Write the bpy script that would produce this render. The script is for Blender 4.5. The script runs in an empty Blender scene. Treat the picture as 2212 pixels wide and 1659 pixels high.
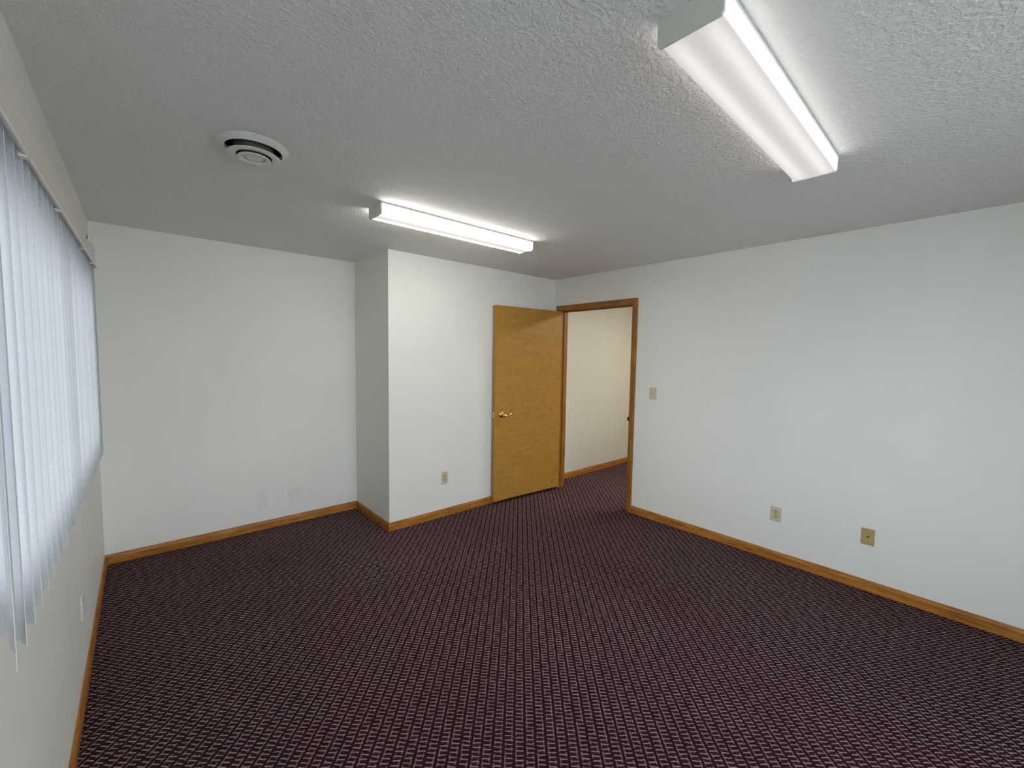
import bpy, bmesh, math, random
from mathutils import Vector, Matrix

random.seed(7)
SC = bpy.context.scene
COL = SC.collection

# ------------------------------------------------------------------ camera, sky, exposure
CAM_F, CAM_YAW, CAM_PITCH, CAM_ROLL, CAM_H = 909.44, 0.7229, -0.0679, 0.0147, 1.5615
f = Vector((math.sin(CAM_YAW)*math.cos(CAM_PITCH), math.cos(CAM_YAW)*math.cos(CAM_PITCH), math.sin(CAM_PITCH)))
r = Vector((math.cos(CAM_YAW), -math.sin(CAM_YAW), 0)); u = r.cross(f)
r2 = r*math.cos(CAM_ROLL) + u*math.sin(CAM_ROLL); u2 = u*math.cos(CAM_ROLL) - r*math.sin(CAM_ROLL)
cd = bpy.data.cameras.new('camera'); cam = bpy.data.objects.new('camera', cd); COL.objects.link(cam)
cd.sensor_fit = 'HORIZONTAL'; cd.sensor_width = 36.0; cd.lens = CAM_F/2212*36.0
cd.clip_start = 0.02; cd.clip_end = 500
cam.matrix_world = Matrix(((r2.x, u2.x, -f.x, 0), (r2.y, u2.y, -f.y, 0), (r2.z, u2.z, -f.z, CAM_H), (0, 0, 0, 1)))
SC.camera = cam

world = bpy.data.worlds.new('sky'); SC.world = world; world.use_nodes = True
bg = world.node_tree.nodes['Background']
SKY_STRENGTH = 8.7
bg.inputs['Color'].default_value = (0.885, 0.955, 1.07, 1)        # even overcast sky
bg.inputs['Strength'].default_value = SKY_STRENGTH

vs = SC.view_settings
vs.view_transform = 'Standard'; vs.look = 'None'; vs.gamma = 1.0; vs.use_curve_mapping = False
vs.exposure = 0.04
SC.display_settings.display_device = 'sRGB'
SC.cycles.max_bounces = 8; SC.cycles.diffuse_bounces = 5; SC.cycles.adaptive_threshold = 0.02; SC.cycles.transparent_max_bounces = 8
SC.cycles.use_denoising = True
SC.cycles.sample_clamp_indirect = 4.0

def portal(name, loc, rot, sx, sy):
    ld = bpy.data.lights.new(name, 'AREA'); ld.shape = 'RECTANGLE'; ld.size = sx; ld.size_y = sy
    ld.cycles.is_portal = True
    o = bpy.data.objects.new(name, ld); COL.objects.link(o); o.location = loc; o.rotation_euler = rot

# ------------------------------------------------------------------ room dimensions (metres, camera stands over the origin)
H = 2.44
XL, XR, XC = -0.2424, 3.6514, 1.5918          # left wall, right wall, side of the boxed-out corner
YF, YC, YB = 4.147, 3.406, -1.9               # far wall, face of the boxed-out corner, back wall
WT = 0.115
YH, XH = 3.50, 5.75                           # hall far wall, hall right wall
WIN1 = (1.06, 2.90, 1.10, 1.96)               # window in the left wall: y0 y1 z0 z1
WIN_ADD_BACK = (-0.05, 2.35, 0.50, 2.36)               # unseen window added to the back wall for fill daylight: x0 x1 z0 z1
DO0, DO1, DOZ = 2.362, 3.300, 2.076           # clear door opening
JT = 0.019
WIN_ADD_LEFT = (-1.75, -0.45, 0.50, 2.30)             # extra unseen left-wall window behind the camera, added to light the right wall: y0 y1 z0 z1
VENT = (0.396, 2.147)

portal('portal_left', (XL-0.17, (WIN1[0]+WIN1[1])/2, (WIN1[2]+WIN1[3])/2), (0, math.radians(-90), 0), WIN1[3]-WIN1[2], WIN1[1]-WIN1[0])
portal('portal_left_rear', (XL-0.17, (WIN_ADD_LEFT[0]+WIN_ADD_LEFT[1])/2, (WIN_ADD_LEFT[2]+WIN_ADD_LEFT[3])/2), (0, math.radians(-90), 0), WIN_ADD_LEFT[3]-WIN_ADD_LEFT[2], WIN_ADD_LEFT[1]-WIN_ADD_LEFT[0])
portal('portal_back', ((WIN_ADD_BACK[0]+WIN_ADD_BACK[1])/2, YB-0.17, (WIN_ADD_BACK[2]+WIN_ADD_BACK[3])/2), (math.radians(90), 0, 0), WIN_ADD_BACK[1]-WIN_ADD_BACK[0], WIN_ADD_BACK[3]-WIN_ADD_BACK[2])

# ------------------------------------------------------------------ materials
def srgb(r, g, b):
    c = []
    for v in (r, g, b):
        v /= 255.0
        c.append(v/12.92 if v <= 0.04045 else ((v+0.055)/1.055)**2.4)
    return (*c, 1.0)

class NT:
    def __init__(s, name):
        s.m = bpy.data.materials.new(name); s.m.use_nodes = True
        s.t = s.m.node_tree; s.n = s.t.nodes
        s.b = s.n['Principled BSDF']; s.out = s.n['Material Output']
    def add(s, typ, **kw):
        n = s.n.new(typ)
        for k, v in kw.items(): setattr(n, k, v)
        return n
    def link(s, a, b): s.t.links.new(a, b)
    def val(s, sock, v):
        if isinstance(v, bpy.types.NodeSocket): s.link(v, sock)
        else: sock.default_value = v
    def math(s, op, a, b=0.0, c=0.0, clamp=False):
        n = s.add('ShaderNodeMath', operation=op, use_clamp=clamp)
        s.val(n.inputs[0], a); s.val(n.inputs[1], b)
        if len(n.inputs) > 2: s.val(n.inputs[2], c)
        return n.outputs[0]
    def coords(s, scale=(1, 1, 1), rot=(0, 0, 0), loc=(0, 0, 0)):
        tc = s.add('ShaderNodeTexCoord'); mp = s.add('ShaderNodeMapping')
        mp.inputs['Scale'].default_value = scale; mp.inputs['Rotation'].default_value = rot; mp.inputs['Location'].default_value = loc
        s.link(tc.outputs['Object'], mp.inputs['Vector']); return mp.outputs[0]
    def noise(s, vec, scale, detail=2, rough=0.5, dist=0.0):
        n = s.add('ShaderNodeTexNoise'); s.link(vec, n.inputs['Vector'])
        n.inputs['Scale'].default_value = scale; n.inputs['Detail'].default_value = detail
        n.inputs['Roughness'].default_value = rough; n.inputs['Distortion'].default_value = dist
        return n.outputs['Fac']
    def ramp(s, fac, stops, interp='LINEAR'):
        n = s.add('ShaderNodeValToRGB'); s.link(fac, n.inputs[0]); e = n.color_ramp.elements
        n.color_ramp.interpolation = interp
        while len(e) < len(stops): e.new(0.5)
        for el, (p, c) in zip(e, stops): el.position = p; el.color = c
        return n.outputs[0]
    def mix(s, fac, a, b, mode='MIX'):
        n = s.add('ShaderNodeMix', data_type='RGBA', blend_type=mode)
        s.val(n.inputs[0], fac); s.val(n.inputs[6], a); s.val(n.inputs[7], b)
        return n.outputs[2]
    def bump(s, h, strength, dist=0.01):
        n = s.add('ShaderNodeBump'); s.link(h, n.inputs['Height'])
        n.inputs['Strength'].default_value = strength; n.inputs['Distance'].default_value = dist
        s.link(n.outputs[0], s.b.inputs['Normal'])

def plain(name, col, rough=0.5, metal=0.0, spec=0.5, var=0.04, vscale=30):
    t = NT(name); v = t.coords(); n = t.noise(v, vscale, 3)
    c2 = tuple(max(0, x*(1-var)) for x in col[:3]) + (1,)
    t.link(t.ramp(n, [(0.35, c2), (0.65, col)]), t.b.inputs['Base Color'])
    t.b.inputs['Roughness'].default_value = rough; t.b.inputs['Metallic'].default_value = metal
    t.b.inputs['Specular IOR Level'].default_value = spec
    return t.m

def wall_mat(name, col, scuffs=()):
    t = NT(name); v = t.coords()
    big = t.noise(v, 1.3, 3)
    dark = tuple(x*0.965 for x in col[:3]) + (1,)
    c = t.ramp(big, [(0.35, dark), (0.65, col)])
    if scuffs:
        sep = t.add('ShaderNodeSeparateXYZ'); t.link(v, sep.inputs[0])
        spots = t.noise(v, 55, 5, 0.75)
        total = None
        for (x, z, sx, sz, thr) in scuffs:
            dx = t.math('DIVIDE', t.math('SUBTRACT', sep.outputs[0], x), sx)
            dz = t.math('DIVIDE', t.math('SUBTRACT', sep.outputs[2], z), sz)
            d = t.math('ADD', t.math('MULTIPLY', dx, dx), t.math('MULTIPLY', dz, dz))
            fall = t.math('SUBTRACT', 1.0, d, clamp=True)
            m = t.math('MULTIPLY', fall, t.math('MULTIPLY', t.math('SUBTRACT', spots, thr, clamp=True), 3.0, clamp=True))
            total = m if total is None else t.math('MAXIMUM', total, m)
        c = t.mix(t.math('MULTIPLY', total, 0.75), c, srgb(105, 105, 100))
    t.link(c, t.b.inputs['Base Color'])
    t.b.inputs['Roughness'].default_value = 0.55; t.b.inputs['Specular IOR Level'].default_value = 0.25
    t.bump(t.noise(v, 130, 3, 0.55), 0.10, 0.004)
    return t.m

def ceiling_mat():
    t = NT('ceiling_knockdown'); v = t.coords()
    t.b.inputs['Base Color'].default_value = (0.84, 0.84, 0.82, 1)
    t.b.inputs['Roughness'].default_value = 0.8; t.b.inputs['Specular IOR Level'].default_value = 0.15
    n1 = t.noise(v, 62, 3, 0.55, 0.4); n2 = t.noise(v, 150, 2, 0.5)
    h = t.math('ADD', t.ramp(n1, [(0.42, (0, 0, 0, 1)), (0.60, (1, 1, 1, 1))]), t.math('MULTIPLY', n2, 0.35))
    t.bump(h, 0.55, 0.004)
    return t.m

def carpet_mat():
    t = NT('carpet_plum_weave'); v = t.coords()
    warp = t.add('ShaderNodeTexNoise'); t.link(v, warp.inputs['Vector']); warp.inputs['Scale'].default_value = 55; warp.inputs['Detail'].default_value = 1
    wv = t.add('ShaderNodeVectorMath', operation='MULTIPLY_ADD'); t.link(warp.outputs['Color'], wv.inputs[0])
    wv.inputs[1].default_value = (0.007, 0.007, 0); t.link(v, wv.inputs[2])
    sep = t.add('ShaderNodeSeparateXYZ'); t.link(wv.outputs[0], sep.inputs[0])
    a = math.radians(42.5); X, Y = sep.outputs[0], sep.outputs[1]
    uu = t.math('DIVIDE', t.math('SUBTRACT', t.math('MULTIPLY', X, math.cos(a)), t.math('MULTIPLY', Y, math.sin(a))), 0.043)
    vv = t.math('DIVIDE', t.math('ADD', t.math('MULTIPLY', X, math.sin(a)), t.math('MULTIPLY', Y, math.cos(a))), 0.0195)
    col = t.math('FLOOR', uu); fu = t.math('FRACT', uu)
    vv2 = t.math('ADD', vv, t.math('MULTIPLY', col, 0.37))
    row = t.math('FLOOR', vv2); fv = t.math('FRACT', vv2)
    comb = t.add('ShaderNodeCombineXYZ'); t.link(col, comb.inputs[0]); t.link(row, comb.inputs[1])
    wn = t.add('ShaderNodeTexWhiteNoise', noise_dimensions='2D'); t.link(comb.outputs[0], wn.inputs['Vector'])
    # dash across the cell
    def band(x, c, w):
        d = t.math('ABSOLUTE', t.math('SUBTRACT', x, c))
        return t.math('MULTIPLY', t.math('SUBTRACT', w, d, clamp=True), 1.6/w, clamp=True)
    dash = t.math('MULTIPLY', band(fv, 0.5, 0.19), t.math('LESS_THAN', t.math('ABSOLUTE', t.math('SUBTRACT', fu, 0.5)), 0.37))
    tick1 = t.math('MULTIPLY', band(fu, 0.20, 0.07), t.math('GREATER_THAN', wn.outputs['Value'], 0.5))
    tick2 = t.math('MULTIPLY', band(fu, 0.78, 0.07), t.math('LESS_THAN', wn.outputs['Value'], 0.5))
    m = t.math('MAXIMUM', dash, t.math('MULTIPLY', t.math('MAXIMUM', tick1, tick2), 0.6))
    fib = t.noise(v, 420, 2, 0.6); fib2 = t.noise(v, 900, 1, 0.5)
    m = t.math('MULTIPLY', m, t.math('MULTIPLY_ADD', fib, 1.5, 0.15), clamp=True)
    wear = t.noise(v, 1.1, 3)
    dark = t.ramp(fib2, [(0.3, srgb(35, 20, 24)), (0.7, srgb(66, 41, 47))])
    light = t.ramp(wear, [(0.3, srgb(160, 131, 135)), (0.7, srgb(182, 154, 157))])
    t.link(t.mix(m, dark, light), t.b.inputs['Base Color'])
    t.b.inputs['Roughness'].default_value = 1.0; t.b.inputs['Specular IOR Level'].default_value = 0.0
    t.bump(t.math('ADD', m, t.math('MULTIPLY', fib2, 0.6)), 0.5, 0.004)
    return t.m

def wood_mat(name, c_dark, c_mid, c_light, gs=1.0):
    t = NT(name)
    tc = t.add('ShaderNodeTexCoord'); oi = t.add('ShaderNodeObjectInfo')
    off = t.add('ShaderNodeVectorMath', operation='ADD'); t.link(tc.outputs['Object'], off.inputs[0])
    sc = t.math('MULTIPLY', oi.outputs['Random'], 13.0); cb = t.add('ShaderNodeCombineXYZ')
    for i in range(3): t.link(sc, cb.inputs[i])
    t.link(cb.outputs[0], off.inputs[1])
    mp = t.add('ShaderNodeMapping'); mp.inputs['Scale'].default_value = (2.2*gs, 40*gs, 40*gs); t.link(off.outputs[0], mp.inputs[0])
    grain = t.noise(mp.outputs[0], 1.6, 6, 0.6, 0.6)
    mp2 = t.add('ShaderNodeMapping'); mp2.inputs['Scale'].default_value = (3.0, 9, 9); t.link(off.outputs[0], mp2.inputs[0])
    broad = t.noise(mp2.outputs[0], 1.5, 3, 0.5, 1.2)
    fac = t.math('ADD', t.math('MULTIPLY', grain, 0.6), t.math('MULTIPLY', broad, 0.4))
    t.link(t.ramp(fac, [(0.33, c_dark), (0.5, c_mid), (0.68, c_light)]), t.b.inputs['Base Color'])
    t.b.inputs['Roughness'].default_value = 0.38; t.b.inputs['Specular IOR Level'].default_value = 0.4
    t.bump(grain, 0.08, 0.002)
    return t.m

def door_mat():
    t = NT('door_birch_veneer'); v = t.coords()
    sep = t.add('ShaderNodeSeparateXYZ'); t.link(v, sep.inputs[0])
    strip = t.math('FLOOR', t.math('DIVIDE', sep.outputs[0], 0.195))
    wn = t.add('ShaderNodeTexWhiteNoise', noise_dimensions='1D'); t.link(strip, wn.inputs['W'])
    off = t.add('ShaderNodeCombineXYZ'); t.link(t.math('MULTIPLY', wn.outputs['Value'], 7.0), off.inputs[2])
    va = t.add('ShaderNodeVectorMath', operation='ADD'); t.link(v, va.inputs[0]); t.link(off.outputs[0], va.inputs[1])
    mp = t.add('ShaderNodeMapping'); mp.inputs['Scale'].default_value = (9, 9, 24); t.link(va.outputs[0], mp.inputs[0])
    curl = t.noise(mp.outputs[0], 1.0, 6, 0.62, 0.9)
    mp2 = t.add('ShaderNodeMapping'); mp2.inputs['Scale'].default_value = (90, 90, 2.5); t.link(va.outputs[0], mp2.inputs[0])
    fine = t.noise(mp2.outputs[0], 1.5, 4, 0.6)
    fac = t.math('ADD', t.math('MULTIPLY', curl, 0.7), t.math('MULTIPLY', fine, 0.3))
    fac = t.math('ADD', fac, t.math('MULTIPLY', t.math('SUBTRACT', wn.outputs['Value'], 0.5), 0.06))
    t.link(t.ramp(fac, [(0.28, srgb(162, 112, 44)), (0.5, srgb(178, 130, 56)), (0.72, srgb(192, 145, 72))]), t.b.inputs['Base Color'])
    t.b.inputs['Roughness'].default_value = 0.42; t.b.inputs['Specular IOR Level'].default_value = 0.35
    t.bump(curl, 0.03, 0.003)
    return t.m

def blind_mat():
    t = NT('blind_white_vinyl'); v = t.coords((1, 1, 1))
    n = t.noise(v, 260, 2)
    c = t.ramp(n, [(0.3, (0.80, 0.81, 0.82, 1)), (0.7, (0.87, 0.88, 0.89, 1))])
    t.n.remove(t.b)
    d = t.add('ShaderNodeBsdfDiffuse'); tr = t.add('ShaderNodeBsdfTranslucent'); mx = t.add('ShaderNodeMixShader')
    t.link(c, d.inputs[0]); t.link(c, tr.inputs[0]); mx.inputs[0].default_value = 0.2
    t.link(d.outputs[0], mx.inputs[1]); t.link(tr.outputs[0], mx.inputs[2]); t.link(mx.outputs[0], t.out.inputs[0])
    return t.m

def glass_mat(name, tint):
    t = NT(name); v = t.coords(); n = t.noise(v, 3, 2)
    t.n.remove(t.b)
    tr = t.add('ShaderNodeBsdfTransparent'); gl = t.add('ShaderNodeBsdfGlossy'); mx = t.add('ShaderNodeMixShader'); fr = t.add('ShaderNodeFresnel')
    tr.inputs[0].default_value = tint; t.link(t.math('MULTIPLY', n, 0.02), gl.inputs['Roughness']); fr.inputs[0].default_value = 1.45
    t.link(fr.outputs[0], mx.inputs[0]); t.link(tr.outputs[0], mx.inputs[1]); t.link(gl.outputs[0], mx.inputs[2]); t.link(mx.outputs[0], t.out.inputs[0])
    return t.m

def lens_mat(name, tint, low, lobe, side, sig=0.024, pos=0.046):
    """prismatic acrylic diffuser of a lit fluorescent fixture: brighter over its two tubes"""
    t = NT(name); tc = t.add('ShaderNodeTexCoord'); v = tc.outputs['Object']
    sep = t.add('ShaderNodeSeparateXYZ'); t.link(v, sep.inputs[0]); X, Y, Z = sep.outputs
    def gauss(x, c, s):
        d = t.math('DIVIDE', t.math('SUBTRACT', x, c), s)
        return t.math('POWER', 2.718, t.math('MULTIPLY', t.math('MULTIPLY', d, d), -1.0))
    tubes = t.math('ADD', gauss(Y, -pos, sig), gauss(Y, pos, sig))
    endf = t.math('SUBTRACT', 1.0, t.math('POWER', t.math('DIVIDE', t.math('ABSOLUTE', X), 0.61), 14.0), clamp=True)
    tubes = t.math('MULTIPLY', tubes, t.math('MULTIPLY_ADD', endf, 0.6, 0.4))
    s = t.math('MULTIPLY_ADD', tubes, lobe, low)
    geo = t.add('ShaderNodeNewGeometry'); sn = t.add('ShaderNodeSeparateXYZ'); t.link(geo.outputs['True Normal'], sn.inputs[0])
    isside = t.math('LESS_THAN', t.math('ABSOLUTE', sn.outputs[2]), 0.6)
    s = t.math('ADD', t.math('MULTIPLY', s, t.math('SUBTRACT', 1.0, isside)), t.math('MULTIPLY', isside, side))
    # little pyramids of the prismatic sheet
    pa = t.math('SINE', t.math('MULTIPLY', t.math('ADD', X, t.math('ADD', Y, Z)), 1350.0))
    pb = t.math('SINE', t.math('MULTIPLY', t.math('SUBTRACT', X, t.math('ADD', Y, Z)), 1350.0))
    prism = t.math('MULTIPLY_ADD', t.math('MULTIPLY', pa, pb), 0.16, 1.0)
    t.b.inputs['Base Color'].default_value = (0.12, 0.12, 0.12, 1)
    t.b.inputs['Roughness'].default_value = 0.3
    t.b.inputs['Emission Color'].default_value = tint
    t.link(t.math('MULTIPLY', s, prism), t.b.inputs['Emission Strength'])
    return t.m

M = {}
M['wall'] = wall_mat('wall_paint', (0.865, 0.85, 0.80, 1))
M['wall_far'] = wall_mat('wall_paint_scuffed', (0.865, 0.85, 0.80, 1),
    [(0.765, 0.26, 0.06, 0.13, 0.50), (1.005, 0.26, 0.07, 0.14, 0.50)])
M['hall'] = wall_mat('hall_wall_paint', (0.80, 0.77, 0.69, 1))
M['ceiling'] = ceiling_mat()
M['carpet'] = carpet_mat()
M['oak'] = wood_mat('trim_honey_oak', srgb(128, 74, 22), srgb(172, 112, 44), srgb(196, 138, 68))
M['oakdk'] = wood_mat('door_frame_oak', srgb(112, 68, 18), srgb(150, 98, 33), srgb(174, 121, 53))
M['door'] = door_mat()
M['brass'] = plain('polished_brass', srgb(240, 208, 130), 0.22, 1.0, var=0.05)
M['steel'] = plain('hinge_metal', srgb(150, 130, 90), 0.3, 1.0)
M['darkmetal'] = plain('dark_bronze', srgb(50, 34, 20), 0.4, 0.8)
M['ivory'] = plain('ivory_plastic', srgb(205, 196, 168), 0.4, var=0.02)
M['ivory2'] = plain('ivory_plastic_inset', srgb(194, 184, 152), 0.4, var=0.02)
M['tan'] = plain('tan_plastic', srgb(184, 158, 106), 0.42, var=0.03)
M['slot'] = plain('dark_slot', srgb(40, 32, 24), 0.7)
M['jack'] = plain('jack_opening', srgb(96, 36, 10), 0.6)
M['whiteplate'] = plain('white_plastic', srgb(222, 222, 216), 0.4, var=0.02)
M['fixture'] = plain('fixture_white_enamel', srgb(226, 226, 218), 0.35, var=0.02)
M['ventwhite'] = plain('vent_white_enamel', srgb(222, 222, 214), 0.35, var=0.02)
M['ventshade'] = plain('vent_neck_shade_grey', srgb(84, 92, 92), 0.5, 0.2)  # dark grey carries the shade of the gaps between the vent rings
M['duct'] = plain('duct_dark_metal', srgb(52, 60, 62), 0.5, 0.6)
M['blind'] = blind_mat()
M['valance'] = plain('valance_off_white_vinyl', srgb(214, 208, 198), 0.45, var=0.03, vscale=6)
M['lip'] = plain('valance_lip_lit_vinyl', srgb(236, 232, 224), 0.35, var=0.02)  # paler than the valance: lip colour stands in for light from the blinds
M['winframe'] = plain('window_white_vinyl', srgb(232, 232, 230), 0.4, var=0.02)
M['glass'] = glass_mat('window_glass', (0.93, 0.96, 0.95, 1))
M['glass_tint'] = glass_mat('window_glass_added_tint', (0.66, 0.665, 0.67, 1))  # tint added to dim the daylight falling on the blind vanes
M['lensA'] = lens_mat('lens_acrylic_pinkish', (1.0, 0.945, 0.925, 1), 0.56, 0.27, 2.6)
M['lensB'] = lens_mat('lens_acrylic_warm', (1.0, 0.975, 0.875, 1), 0.66, 46.0, 12.5, 0.0135, 0.056)
M['lensH'] = lens_mat('lens_hall', (1.0, 0.935, 0.80, 1), 30.0, 6.0, 20.0)
M['ground'] = plain('outdoor_ground_bounce', (0.55, 0.55, 0.53, 1), 0.9, var=0.1, vscale=2)  # unseen ground, made pale to bounce daylight up onto ceiling and walls
M['ground_dark'] = plain('outdoor_ground_dark', (0.09, 0.09, 0.09, 1), 0.9, var=0.2, vscale=2)  # unseen ground, kept dark to limit daylight bounced onto the ceiling

# ------------------------------------------------------------------ mesh helpers
def new_obj(name, bm, mat, parent=None, smooth=False):
    bmesh.ops.recalc_face_normals(bm, faces=bm.faces)
    me = bpy.data.meshes.new(name); bm.to_mesh(me); bm.free()
    if mat: me.materials.append(M[mat])
    if smooth:
        for p in me.polygons: p.use_smooth = True
        try: me.set_sharp_from_angle(angle=math.radians(40))
        except Exception: pass
    o = bpy.data.objects.new(name, me); COL.objects.link(o)
    if parent: o.parent = parent
    return o

def empty(name, loc=(0, 0, 0), rz=0.0):
    o = bpy.data.objects.new(name, None); COL.objects.link(o); o.empty_display_size = 0.05
    o.location = loc; o.rotation_euler = (0, 0, rz); return o

def tag(o, label, cat, group=None):
    o['label'] = label; o['category'] = cat
    if group: o['group'] = group
    return o
def struct(o, label=None):
    o['kind'] = 'structure'
    if label: o['label'] = label
    return o

def box(bm, x0, x1, y0, y1, z0, z1, bev=0.0, seg=2):
    x0, x1 = min(x0, x1), max(x0, x1); y0, y1 = min(y0, y1), max(y0, y1); z0, z1 = min(z0, z1), max(z0, z1)
    vs_ = [bm.verts.new((x, y, z)) for x in (x0, x1) for y in (y0, y1) for z in (z0, z1)]
    q = [(0, 1, 3, 2), (4, 6, 7, 5), (0, 4, 5, 1), (2, 3, 7, 6), (0, 2, 6, 4), (1, 5, 7, 3)]
    fs = [bm.faces.new([vs_[i] for i in k]) for k in q]
    if bev:
        es = list({e for f_ in fs for e in f_.edges})
        bmesh.ops.bevel(bm, geom=es, offset=bev, segments=seg, affect='EDGES', profile=0.5)

def boxes(name, mat, lst, parent=None, bev=0.0):
    bm = bmesh.new()
    for b in lst: box(bm, *b, bev=bev)
    return new_obj(name, bm, mat, parent)

def extrude_profile(bm, prof, x0, x1, m0=0.0, m1=0.0):
    """profile (y,z) swept along x; m0/m1 shift the ends by m*y (mitres)"""
    a = [bm.verts.new((x0 + m0*p[0], p[0], p[1])) for p in prof]
    b = [bm.verts.new((x1 + m1*p[0], p[0], p[1])) for p in prof]
    n = len(prof)
    for i in range(n): bm.faces.new((a[i], a[(i+1) % n], b[(i+1) % n], b[i]))
    bm.faces.new(a); bm.faces.new(b[::-1])

def lathe(bm, prof, seg=48, axis='z', cap=False):
    rings = []
    for (rr, z) in prof:
        ring = []
        for i in range(seg):
            a = 2*math.pi*i/seg; c, s = math.cos(a)*rr, math.sin(a)*rr
            ring.append(bm.verts.new((c, s, z) if axis == 'z' else (c, z, s)))
        rings.append(ring)
    for A, B in zip(rings, rings[1:]):
        for i in range(seg): bm.faces.new((A[i], A[(i+1) % seg], B[(i+1) % seg], B[i]))
    if cap:
        bm.faces.new(rings[0]); bm.faces.new(rings[-1][::-1])

def tube(bm, pts, rad, seg=14):
    rings = []
    n = len(pts)
    for i, p in enumerate(pts):
        d = (Vector(pts[min(i+1, n-1)]) - Vector(pts[max(i-1, 0)])).normalized()
        up = Vector((0, 1, 0)); s = d.cross(up).normalized(); w = s.cross(d)
        ra, rb = rad[i] if isinstance(rad[i], tuple) else (rad[i], rad[i])
        rings.append([bm.verts.new(Vector(p) + s*math.cos(2*math.pi*k/seg)*ra + w*math.sin(2*math.pi*k/seg)*rb) for k in range(seg)])
    for A, B in zip(rings, rings[1:]):
        for k in range(seg): bm.faces.new((A[k], A[(k+1) % seg], B[(k+1) % seg], B[k]))
    bm.faces.new(rings[0][::-1]); bm.faces.new(rings[-1])

# ------------------------------------------------------------------ shell
TH = 0.15
floor = struct(boxes('floor', 'carpet', [(XL-0.02, XH+0.02, YB-0.02, YF+0.02, -0.10, 0.0)]), 'dark plum carpet with a pale dashed weave')
hv = 0.115
bm = bmesh.new()
for b in ((XL-TH, VENT[0]-hv, YB-TH, YF+TH), (VENT[0]+hv, XH+TH, YB-TH, YF+TH), (VENT[0]-hv, VENT[0]+hv, YB-TH, VENT[1]-hv), (VENT[0]-hv, VENT[0]+hv, VENT[1]+hv, YF+TH)):
    box(bm, *b, H, H+0.12)
cut = hv*(2-math.sqrt(2))
for sx in (-1, 1):                                        # corner fillets turn the square vent opening into an octagon
    for sy in (-1, 1):
        c = (VENT[0]+sx*hv, VENT[1]+sy*hv); tri = (c, (c[0]-sx*cut, c[1]), (c[0], c[1]-sy*cut))
        lo = [bm.verts.new((x, y, H)) for x, y in tri]; up = [bm.verts.new((x, y, H+0.12)) for x, y in tri]
        bm.faces.new(lo); bm.faces.new(up[::-1])
        for k in range(3): bm.faces.new((lo[k], lo[(k+1) % 3], up[(k+1) % 3], up[k]))
struct(new_obj('ceiling', bm, 'ceiling'), 'white textured ceiling')
y0, y1, z0, z1 = WIN1
struct(boxes('wall_left', 'wall', [
    (XL-TH, XL, YB, WIN_ADD_LEFT[0], -0.1, H), (XL-TH, XL, WIN_ADD_LEFT[0], WIN_ADD_LEFT[1], -0.1, WIN_ADD_LEFT[2]), (XL-TH, XL, WIN_ADD_LEFT[0], WIN_ADD_LEFT[1], WIN_ADD_LEFT[3], H),
    (XL-TH, XL, WIN_ADD_LEFT[1], y0, -0.1, H), (XL-TH, XL, y1, YF+TH, -0.1, H), (XL-TH, XL, y0, y1, -0.1, z0), (XL-TH, XL, y0, y1, z1, H)]), 'white wall behind the vertical blinds')
struct(boxes('wall_far', 'wall_far', [(XL, XC+0.1, YF, YF+TH, -0.1, H)]), 'white far wall with two grey scuffs low down')
struct(boxes('wall_corner_box', 'wall', [(XC, XR, YC, YF, -0.1, H)]), 'white boxed-out corner behind the open door')
struct(boxes('wall_right', 'wall', [
    (XR, XR+WT, YB-TH, DO0-JT, -0.1, H), (XR, XR+WT, DO1+JT, YC+0.02, -0.1, H), (XR, XR+WT, DO0-JT, DO1+JT, DOZ+JT, H)]), 'white right wall with the doorway')
x0, x1, z0, z1 = WIN_ADD_BACK
struct(boxes('wall_back', 'wall', [
    (XL-TH, x0, YB-TH, YB, -0.1, H), (x1, XR, YB-TH, YB, -0.1, H), (x0, x1, YB-TH, YB, -0.1, z0), (x0, x1, YB-TH, YB, z1, H)]), 'white wall behind the camera')
struct(boxes('wall_hall_far', 'hall', [(XR, XH+TH, YH, YH+TH, -0.1, H)]), 'cream hall wall seen through the doorway')
struct(boxes('wall_hall_right', 'hall', [(XH, XH+TH, YB-TH, YH, -0.1, H)]))
struct(boxes('wall_hall_back', 'hall', [(XR+WT, XH, YB-TH, YB, -0.1, H)]))
struct(boxes('ground', 'ground_dark', [(-60, 60, YB-TH-0.02, 60, -0.55, -0.45)]), 'unseen ground outside, dark to limit bounced light')
struct(boxes('ground_rear', 'ground', [(-60, 60, -60, YB-TH-0.02, -0.55, -0.45)]), 'unseen ground at the rear, pale to bounce light in')

# windows
def window(name, L, Hh, mull, loc, rz, glass='glass'):
    """local: x along the wall, y into the wall (outward), z up"""
    w = struct(empty(name, loc, rz)); fw, fd = 0.05, 0.07; yo = 0.06
    boxes('frame', 'winframe', [(0, fw, yo, yo+fd, 0, Hh), (L-fw, L, yo, yo+fd, 0, Hh), (fw, L-fw, yo, yo+fd, 0, fw), (fw, L-fw, yo, yo+fd, Hh-fw, Hh)], w)
    n = mull; step = (L-2*fw)/n
    for i in range(1, n):
        boxes('mullion', 'winframe', [(fw+i*step-0.02, fw+i*step+0.02, yo+0.01, yo+fd-0.01, fw, Hh-fw)], w)
    for i in range(n):
        boxes('pane', glass, [(fw+i*step+(0.02 if i else 0), fw+(i+1)*step-(0.02 if i < n-1 else 0), yo+0.032, yo+0.036, fw, Hh-fw)], w)
    boxes('sill', 'winframe', [(0.002, L-0.002, 0.0, yo, 0.0, 0.018)], w, bev=0.004)
    return w
window('window_1', WIN1[1]-WIN1[0], WIN1[3]-WIN1[2], 2, (XL, WIN1[0], WIN1[2]), math.radians(90), 'glass_tint')
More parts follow.
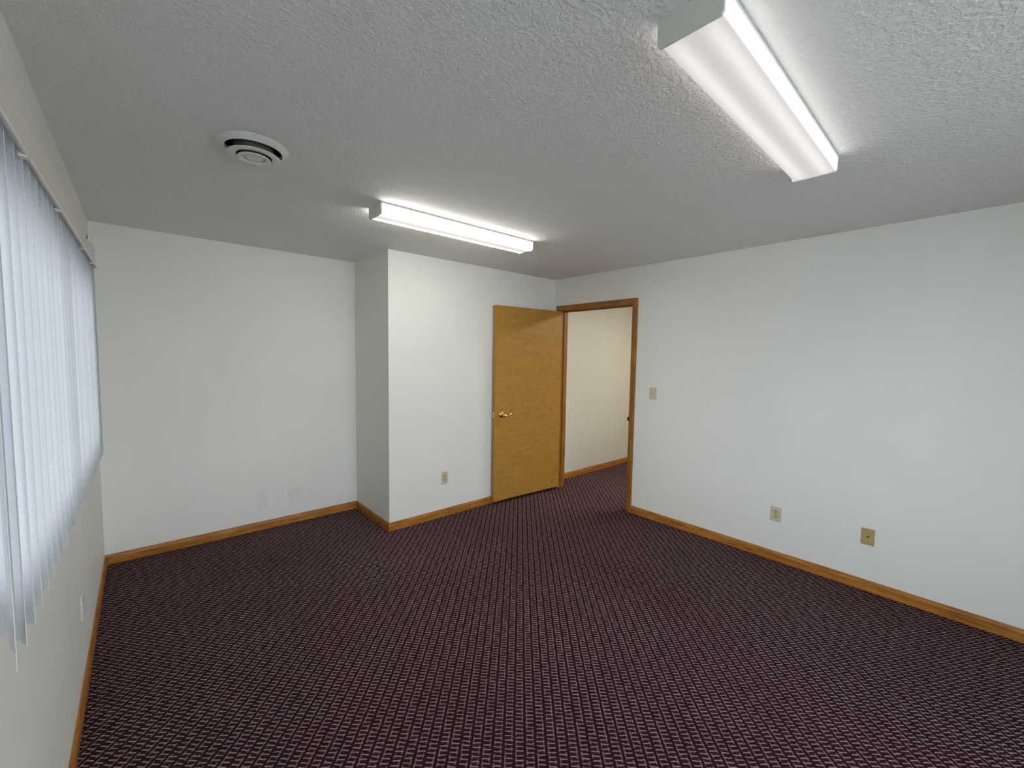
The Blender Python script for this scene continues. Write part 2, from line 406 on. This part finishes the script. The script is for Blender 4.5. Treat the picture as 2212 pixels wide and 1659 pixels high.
window('window_added_left', WIN_ADD_LEFT[1]-WIN_ADD_LEFT[0], WIN_ADD_LEFT[3]-WIN_ADD_LEFT[2], 1, (XL, WIN_ADD_LEFT[0], WIN_ADD_LEFT[2]), math.radians(90))  # this window and the next are unseen, added for fill daylight
window('window_added_back', WIN_ADD_BACK[1]-WIN_ADD_BACK[0], WIN_ADD_BACK[3]-WIN_ADD_BACK[2], 3, (WIN_ADD_BACK[1], YB, WIN_ADD_BACK[2]), math.radians(180))

# ------------------------------------------------------------------ baseboards (local x along the run, y out of the wall)
BB = [(0, 0.002), (0.012, 0.002), (0.012, 0.052), (0.0105, 0.060), (0.0085, 0.064), (0.0075, 0.071), (0.004, 0.076), (0, 0.076)]
def baseboard(name, a, b, m0=0.0, m1=0.0, label=None):
    """wall face is on the right of a->b; board stands out to the left"""
    a, b = Vector(a), Vector(b); d = b-a
    bm = bmesh.new(); extrude_profile(bm, BB, 0, d.length, m0, m1)
    o = new_obj(name, bm, 'oak'); o.location = (a.x, a.y, 0); o.rotation_euler = (0, 0, math.atan2(d.y, d.x))
    struct(o, label or 'honey oak baseboard')
baseboard('baseboard_right', (XR, YB), (XR, DO0-0.062), 1, 0, 'honey oak baseboard along the right wall')
baseboard('baseboard_corner_front', (XR, YC), (XC, YC), 0, 1, 'honey oak baseboard under the open door')
baseboard('baseboard_corner_side', (XC, YC), (XC, YF), -1, -1, 'short honey oak baseboard on the side of the boxed-out corner')
baseboard('baseboard_far', (XC, YF), (XL, YF), 1, -1, 'honey oak baseboard along the far wall')
baseboard('baseboard_left', (XL, YF), (XL, YB), 1, -1, 'honey oak baseboard under the window')
baseboard('baseboard_back', (XL, YB), (XR, YB), 1, -1)
baseboard('baseboard_hall', (XH, YH), (XR+WT, YH), 0, 0, 'honey oak baseboard on the hall wall')

# ------------------------------------------------------------------ door frame (trim_1)
trim = struct(empty('trim_1', (XR, (DO0+DO1)/2, 0)), 'honey oak door casing and jambs')
CW, CT = 0.057, 0.016
CAS = [(0, 0), (0, 0.009), (0.006, 0.012), (0.036, 0.016), (0.050, 0.016), (0.057, 0.013), (0.057, 0)]   # (across from opening edge, out of wall)
def casing(run, a0, a1, e0, e1, side, wx, sgn, horiz):
    """one mitred board; run = position of inner edge, side = direction away from the opening"""
    bm = bmesh.new(); A = []; B = []
    for (w, t_) in CAS:
        out = wx + sgn*t_
        if horiz: p, q = (out, a0 - e0*w, run + w), (out, a1 + e1*w, run + w)
        else:     p, q = (out, run + side*w, a0), (out, run + side*w, a1 + e1*w)
        A.append(bm.verts.new(p)); B.append(bm.verts.new(q))
    n = len(CAS)
    for i in range(n): bm.faces.new((A[i], A[(i+1) % n], B[(i+1) % n], B[i]))
    bm.faces.new(A); bm.faces.new(B[::-1])
    return bm
def put_wood(bm, name, origin, lengthwise, parent, mat='oakdk'):
    """give the piece a local frame whose x runs along the grain"""
    o = new_obj(name, bm, mat, parent)
    if lengthwise == 'z': R = Matrix(((0, 0, 1), (0, 1, 0), (-1, 0, 0))).to_4x4()      # world -> local
    elif lengthwise == 'y': R = Matrix(((0, 1, 0), (-1, 0, 0), (0, 0, 1))).to_4x4()
    else: R = Matrix.Identity(4)
    T = R @ Matrix.Translation(-Vector(origin))
    o.data.transform(T); o.parent = parent
    par = Matrix.Translation(parent.location) @ Matrix.Rotation(parent.rotation_euler.z, 4, 'Z')
    o.matrix_local = par.inverted() @ T.inverted()
    return o
rv = 0.005
for wx, sgn in ((XR, -1), (XR+WT, 1)):
    put_wood(casing(DO0-rv, 0.002, DOZ+rv, 0, 1, -1, wx, sgn, False), 'casing', (wx, DO0, 0), 'z', trim)
    put_wood(casing(DO1+rv, 0.002, DOZ+rv, 0, 1, 1, wx, sgn, False), 'casing', (wx, DO1, 0), 'z', trim)
    put_wood(casing(DOZ+rv, DO0-rv, DO1+rv, 1, 1, 1, wx, sgn, True), 'casing', (wx, DO0, DOZ), 'y', trim)
for nm, b, ax in (('jamb', (XR, XR+WT, DO0-JT, DO0, 0.002, DOZ), 'z'), ('jamb', (XR, XR+WT, DO1, DO1+JT, 0.002, DOZ), 'z'),
                  ('jamb', (XR, XR+WT, DO0-JT, DO1+JT, DOZ, DOZ+JT), 'y'),
                  ('door_stop', (XR+0.048, XR+0.082, DO0, DO0+0.011, 0.002, DOZ-0.011), 'z'), ('door_stop', (XR+0.048, XR+0.082, DO1-0.011, DO1, 0.002, DOZ-0.011), 'z'),
                  ('door_stop', (XR+0.048, XR+0.082, DO0, DO1, DOZ-0.011, DOZ), 'y')):
    bm = bmesh.new(); box(bm, *b, bev=0.0015, seg=1); put_wood(bm, nm, (b[0], b[2], b[4]), ax, trim)
bm = bmesh.new(); box(bm, XR+0.006, XR+0.036, DO0, DO0+0.002, 0.915, 0.972); box(bm, XR-0.018, XR+0.008, DO0-0.001, DO0+0.006, 0.924, 0.964, bev=0.002)
o = new_obj('strike_plate', bm, 'darkmetal', trim); o.location = -Vector(trim.location)
o['label'] = 'dark metal strike plate'

# ------------------------------------------------------------------ door leaf (door_1): local origin at hinge foot, leaf runs along -x
DZ0, DH, DW, DT = 0.036, 2.032, 0.920, 0.044
door = struct(empty('door_1', (3.632, 3.268, 0), math.radians(-4.1)), 'open birch veneer door with a brass lever')
bm = bmesh.new(); box(bm, -DW, 0, 0, DT, DZ0, DZ0+DH, bev=0.002, seg=2); leaf = new_obj('leaf', bm, 'door', door)
# lever: rosette + curved lever
hx, hz = -0.838, 0.945
lh = empty('lever_handle', (hx, 0, hz)); lh.parent = door; lh['label'] = 'polished brass lever handle'
bm = bmesh.new(); lathe(bm, [(0.0335, 0.0), (0.0335, -0.003), (0.031, -0.006), (0.026, -0.0075), (0.024, -0.010), (0.0135, -0.013), (0.0125, -0.040)], 40, 'y', cap=True)
new_obj('rosette', bm, 'brass', lh, smooth=True)
pts, rad = [], []
N = 26
for i in range(N):
    s = i/(N-1); x = -0.006 + 0.112*s
    z = 0.004*math.cos(s*3.0) - 0.014*math.sin(math.pi*min(1, s/0.62))*(1 if s < 0.62 else 0) + (0.012*((s-0.62)/0.38) if s > 0.62 else 0) - (0.02*((s-0.9)/0.1)**2 if s > 0.9 else 0)
    pts.append((x, -0.046 - 0.006*math.sin(math.pi*s), z))
    k = 0.0145*(1-s) + 0.0068*s
    if i == 0: k *= 0.5
    if i == N-1: k *= 0.6
    rad.append((k, k*0.72))
bm = bmesh.new(); tube(bm, pts, rad, 16); new_obj('lever', bm, 'brass', lh, smooth=True)
bm = bmesh.new(); box(bm, -DW-0.0015, -DW+0.001, 0.009, 0.035, hz-0.0285, hz+0.0285, bev=0.0008, seg=1)
lp = new_obj('latch_plate', bm, 'brass', door); lp['label'] = 'brass latch plate on the door edge'
bm = bmesh.new(); box(bm, -DW-0.012, -DW, 0.015, 0.028, hz-0.009, hz+0.009, bev=0.003); new_obj('latch_bolt', bm, 'brass', lp)
for hzz in (0.22, 1.02, 1.86):
    bm = bmesh.new(); lathe(bm, [(0.006, hzz), (0.0065, hzz+0.003), (0.0065, hzz+0.086), (0.006, hzz+0.089)], 14, 'z', cap=True)
    bmesh.ops.translate(bm, verts=bm.verts, vec=(0.004, DT+0.004, 0)); box(bm, -0.001, 0.001, 0.008, DT+0.004, hzz, hzz+0.089)
    new_obj('hinge', bm, 'steel', door)

# ------------------------------------------------------------------ wall plates: local x across, -y out of the wall, z up, origin at plate centre
def plate_base(root, mat, w=0.0715, h=0.116):
    bm = bmesh.new(); box(bm, -w/2, w/2, -0.0055, 0, -h/2, h/2, bev=0.0028, seg=3); return new_obj('plate', bm, mat, root)
def screw(root, x, z, mat, y=-0.0055):
    bm = bmesh.new(); lathe(bm, [(0.0034, y+0.001), (0.0034, y-0.0004), (0.0025, y-0.0011)], 14, 'y', cap=True); box(bm, -0.0028, 0.0028, y-0.00125, y-0.0009, -0.0004, 0.0004)
    o = new_obj('screw', bm, mat, root); o.location = (x, 0, z)
def outlet(loc, rz, label, mat='ivory', mat2='ivory2'):
    root = tag(empty('power_outlet', loc, rz), label, 'outlet'); plate_base(root, mat)
    bm = bmesh.new(); box(bm, -0.0168, 0.0168, -0.0075, -0.004, -0.0335, 0.0335, bev=0.0012)
    face = new_obj('receptacle', bm, mat2, root)
    for zc in (0.0165, -0.0165):
        for sx, w in ((-0.0062, 0.0030), (0.0062, 0.0030)):
            bm = bmesh.new(); box(bm, sx-w/2-0.0004, sx+w/2+0.0004, -0.0078, -0.0070, zc+0.0005, zc+0.0090); new_obj('slot', bm, 'slot', face)
        bm = bmesh.new(); lathe(bm, [(0.0036, -0.0070), (0.0036, -0.0078)], 12, 'y', cap=True)
        o = new_obj('ground_hole', bm, 'slot', face); o.location = (0, 0, zc-0.0065)
    screw(root, 0, 0.0485, mat2); screw(root, 0, -0.0485, mat2)
    return root
RZ_R, RZ_L = math.radians(-90), math.radians(90)
outlet((XR, 1.026, 0.367), RZ_R, 'ivory power outlet on the right wall beside the tan jack plate')
outlet((2.157, YC, 0.379), 0, 'ivory power outlet low on the wall left of the open door')
outlet((XL, 2.69, 0.385), RZ_L, 'white power outlet on the wall under the blinds', 'whiteplate', 'whiteplate')
# light switch
sw = tag(empty('light_switch', (XR, 2.105, 1.220), RZ_R), 'ivory rocker light switch right of the doorway', 'switch'); plate_base(sw, 'ivory')
bm = bmesh.new(); box(bm, -0.0168, 0.0168, -0.0068, -0.004, -0.0335, 0.0335, bev=0.0008); new_obj('switch_frame', bm, 'ivory2', sw)
bm = bmesh.new(); extrude_profile(bm, [(-0.006, -0.030), (-0.0118, -0.030), (-0.0085, 0.002), (-0.0072, 0.030), (-0.006, 0.030)], -0.0142, 0.0142); new_obj('rocker', bm, 'ivory', sw)
screw(sw, 0, 0.0485, 'ivory2'); screw(sw, 0, -0.0485, 'ivory2')
# tan jack plate
jk = tag(empty('jack_plate', (XR, 0.477, 0.373), RZ_R), 'tan wall plate with a small rust-brown socket on the right wall', 'wall plate'); plate_base(jk, 'tan', 0.070, 0.113)
bm = bmesh.new(); box(bm, -0.0085, 0.0085, -0.0068, -0.004, -0.0075, 0.0075, bev=0.001); jf = new_obj('jack', bm, 'tan', jk)
bm = bmesh.new(); box(bm, -0.0066, 0.0066, -0.0072, -0.0064, -0.0052, 0.0020); box(bm, -0.0032, 0.0060, -0.0072, -0.0064, 0.0020, 0.0050); o = new_obj('socket', bm, 'jack', jf); o['label'] = 'rust-brown socket opening'
screw(jk, 0, 0.042, 'tan'); screw(jk, 0, -0.042, 'tan')

# ------------------------------------------------------------------ ceiling lights (local: x along, origin on the ceiling, z down is negative)
FL, FW, FD = 1.226, 0.168, 0.070
def ceiling_light(loc, rz, lens, label, group='fluorescent ceiling lights'):
    root = tag(empty('ceiling_light', loc, rz), label, 'ceiling light', group)
    boxes('housing', 'fixture', [(-FL/2+0.004, FL/2-0.004, -FW/2+0.003, FW/2-0.003, -0.014, 0.0)], root, bev=0.002)
    # lens: trough with slightly splayed sides and rounded lower corners
    hw, d = FW/2-0.002, FD-0.003; rc = 0.008
    prof = [(-hw, -0.010), (-hw+0.003, -d+rc), (-hw+0.0055, -d+0.0025), (-hw+0.011, -d)]
    prof += [(-hw*0.5, -d-0.0015), (0, -d-0.002), (hw*0.5, -d-0.0015)]
    prof += [(-y, z) for (y, z) in prof[3::-1]]
    bm = bmesh.new(); x0_, x1_ = -FL/2+0.006, FL/2-0.006
    A = [bm.verts.new((x0_, y, z)) for y, z in prof]; B = [bm.verts.new((x1_, y, z)) for y, z in prof]
    for i in range(len(prof)-1): bm.faces.new((A[i], A[i+1], B[i+1], B[i]))
    ln = new_obj('lens', bm, lens, root); ln['label'] = 'prismatic white diffuser'
    for s in (-1, 1):
        bm = bmesh.new()
        pr = [(-FW/2, 0), (-FW/2, -FD+0.007), (-FW/2+0.006, -FD-0.002), (FW/2-0.006, -FD-0.002), (FW/2, -FD+0.007), (FW/2, 0)]
        extrude_profile(bm, pr, s*(FL/2-0.009), s*(FL/2))
        new_obj('end_cap', bm, 'fixture', root)
    for s in (-1, 1):                                    # thin metal lip the lens hooks onto
        boxes('lens_rail', 'fixture', [(-FL/2+0.009, FL/2-0.009, s*(FW/2-0.003), s*(FW/2), -0.013, -0.004)], root)
    return root
ceiling_light((1.661, 0.557, H), math.radians(1.1), 'lensA', 'white fluorescent ceiling light nearest the camera, cut by the top of the frame')
ceiling_light((1.682, 2.461, H), math.radians(-0.2), 'lensB', 'white fluorescent ceiling light in front of the boxed-out corner')

# hall lamp
hl = tag(empty('hall_ceiling_light', (4.75, 1.75, H)), 'fluorescent light on the hall ceiling, out of sight beyond the doorway', 'ceiling light')
boxes('housing', 'fixture', [(-0.15, 0.15, -0.6, 0.6, -0.02, 0)], hl); boxes('lens', 'lensH', [(-0.13, 0.13, -0.58, 0.58, -0.06, -0.02)], hl, bev=0.008)

# ------------------------------------------------------------------ round ceiling vent
vt = tag(empty('ceiling_vent', (VENT[0], VENT[1], H)), 'round white ceiling vent with stepped rings', 'vent')
bm = bmesh.new(); lathe(bm, [(0.1135, 0.002), (0.1135, 0.06), (0.100, 0.09), (0.100, 0.24), (0.001, 0.24)], 48, 'z'); o = new_obj('duct', bm, 'duct', vt, smooth=True)
bm = bmesh.new(); lathe(bm, [(0.130, 0.0), (0.131, -0.003), (0.129, -0.005), (0.112, -0.019), (0.108, -0.021), (0.106, -0.019), (0.112, -0.010), (0.118, -0.001)], 64, 'z'); new_obj('outer_ring', bm, 'ventwhite', vt, smooth=True)
bm = bmesh.new(); lathe(bm, [(0.066, -0.040), (0.099, -0.0405), (0.102, -0.0435), (0.099, -0.046), (0.070, -0.046), (0.066, -0.0435), (0.066, -0.040)], 64, 'z'); mr = new_obj('middle_ring', bm, 'ventwhite', vt, smooth=True)
bm = bmesh.new(); lathe(bm, [(0.068, 0.030), (0.068, -0.040), (0.074, -0.040), (0.074, 0.030), (0.068, 0.030)], 48, 'z'); new_obj('neck', bm, 'ventshade', mr, smooth=True)
bm = bmesh.new(); lathe(bm, [(0.041, -0.048), (0.062, -0.0495), (0.0637, -0.053), (0.061, -0.055), (0.047, -0.054), (0.043, -0.050), (0.041, -0.048)], 64, 'z'); ir = new_obj('inner_ring', bm, 'ventwhite', vt, smooth=True)
bm = bmesh.new(); lathe(bm, [(0.042, 0.020), (0.042, -0.049), (0.047, -0.049), (0.047, 0.020), (0.042, 0.020)], 48, 'z'); new_obj('neck', bm, 'ventshade', ir, smooth=True)
bm = bmesh.new(); lathe(bm, [(0.0415, -0.045), (0.039, -0.0475), (0.030, -0.0525), (0.015, -0.055), (0.0005, -0.0555)], 48, 'z'); new_obj('center_cap', bm, 'ventwhite', ir, smooth=True)
for k in range(3):                                        # struts that carry the rings
    a = math.radians(20+120*k); bm = bmesh.new(); box(bm, 0.042, 0.113, -0.002, 0.002, 0.010, 0.026); bmesh.ops.rotate(bm, verts=bm.verts, matrix=Matrix.Rotation(a, 3, 'Z')); new_obj('strut', bm, 'duct', vt)

# ------------------------------------------------------------------ vertical blinds: frame of the valance line, local x along the wall (+y), local -y into the room
B_FAR = Vector((-0.150, 2.885)); B_NEAR = Vector((-0.1695, 0.90)); bdir = (B_FAR-B_NEAR); BL = bdir.length
vb = tag(empty('vertical_blind', (B_NEAR.x, B_NEAR.y, 1.03), math.atan2(bdir.y, bdir.x)), 'white vertical blind with valance over the left window', 'blind')
# headrail and valance
boxes('head_rail', 'winframe', [(-0.02, BL+0.06, 0.018, 0.056, 0.965, 0.995)], vb, bev=0.003)
bm = bmesh.new()
vp = [(0.000, 0.922), (-0.0035, 0.921), (-0.0045, 0.924), (-0.004, 0.928), (-0.0015, 0.930), (-0.0015, 1.004), (-0.003, 1.008), (0.0, 1.010), (0.0015, 1.006), (0.0015, 0.926)]
extrude_profile(bm, vp, -0.06, BL+0.005)
va = new_obj('valance', bm, 'valance', vb)
boxes('valance_lip', 'lip', [(-0.06, BL+0.005, -0.0085, -0.0044, 0.9195, 0.9275)], va)
for lx in (0.42, 0.86, 1.45, 1.80):
    bm = bmesh.new(); box(bm, lx-0.012, lx+0.012, -0.0085, 0.006, 0.916, 0.929, bev=0.002); new_obj('valance_clip', bm, 'lip', vb)
bm = bmesh.new()
extrude_profile(bm, [(-0.002, 0.985), (-0.007, 0.990), (-0.011, 1.010), (-0.010, 1.030), (-0.008, 1.030), (-0.008, 1.010), (-0.005, 0.993), (-0.002, 0.988)], BL-0.36, BL-0.30)
new_obj('end_bracket', bm, 'lip', vb)
# vanes: measured foot of each room-side edge, 26 of them, 3 inch pitch
NV = 26; HALF = 0.0445
edge_far, edge_near = Vector((-0.1580, 2.944)), Vector((-0.1700, 1.028))
rng = random.Random(3)
vane_me = None
TOPZ = 1.995; BOTZ = 1.03
for i in range(NV):
    e = edge_far.lerp(edge_near, i/(NV-1))
    ang = math.radians(49 + rng.uniform(-6, 6))           # from the y axis
    ang = math.radians({25: 13, 24: 29, 23: 38, 22: 44, 21: 48}.get(i, math.degrees(ang)))   # the last vanes hang turned along the wall
    d = Vector((math.sin(ang), -math.cos(ang)))           # from wall side to room side
    piv = e - d*HALF
    if vane_me is None:
        bm = bmesh.new(); ns = 6; fr, bk = [], []
        for k in range(ns+1):
            x = -HALF + 2*HALF*k/ns; y = 0.0045*(1-(x/HALF)**2)
            fr.append([bm.verts.new((x, y, z)) for z in (0, TOPZ-BOTZ)]); bk.append([bm.verts.new((x, y+0.0008, z)) for z in (0, TOPZ-BOTZ)])
        for k in range(ns):
            bm.faces.new((fr[k][0], fr[k+1][0], fr[k+1][1], fr[k][1])); bm.faces.new((bk[k][0], bk[k][1], bk[k+1][1], bk[k+1][0]))
            bm.faces.new((fr[k][0], bk[k][0], bk[k+1][0], fr[k+1][0])); bm.faces.new((fr[k][1], fr[k+1][1], bk[k+1][1], bk[k][1]))
        for k in (0, ns): bm.faces.new((fr[k][0], fr[k][1], bk[k][1], bk[k][0]))
        o = new_obj('vane', bm, 'blind', vb, smooth=True); vane_me = o.data
    else:
        o = bpy.data.objects.new('vane', vane_me); COL.objects.link(o); o.parent = vb
    Wm = Matrix.Translation((piv.x, piv.y, BOTZ)) @ Matrix.Rotation(math.atan2(d.y, d.x), 4, 'Z')
    par = Matrix.Translation(vb.location) @ Matrix.Rotation(vb.rotation_euler.z, 4, 'Z')
    o.matrix_local = par.inverted() @ Wm
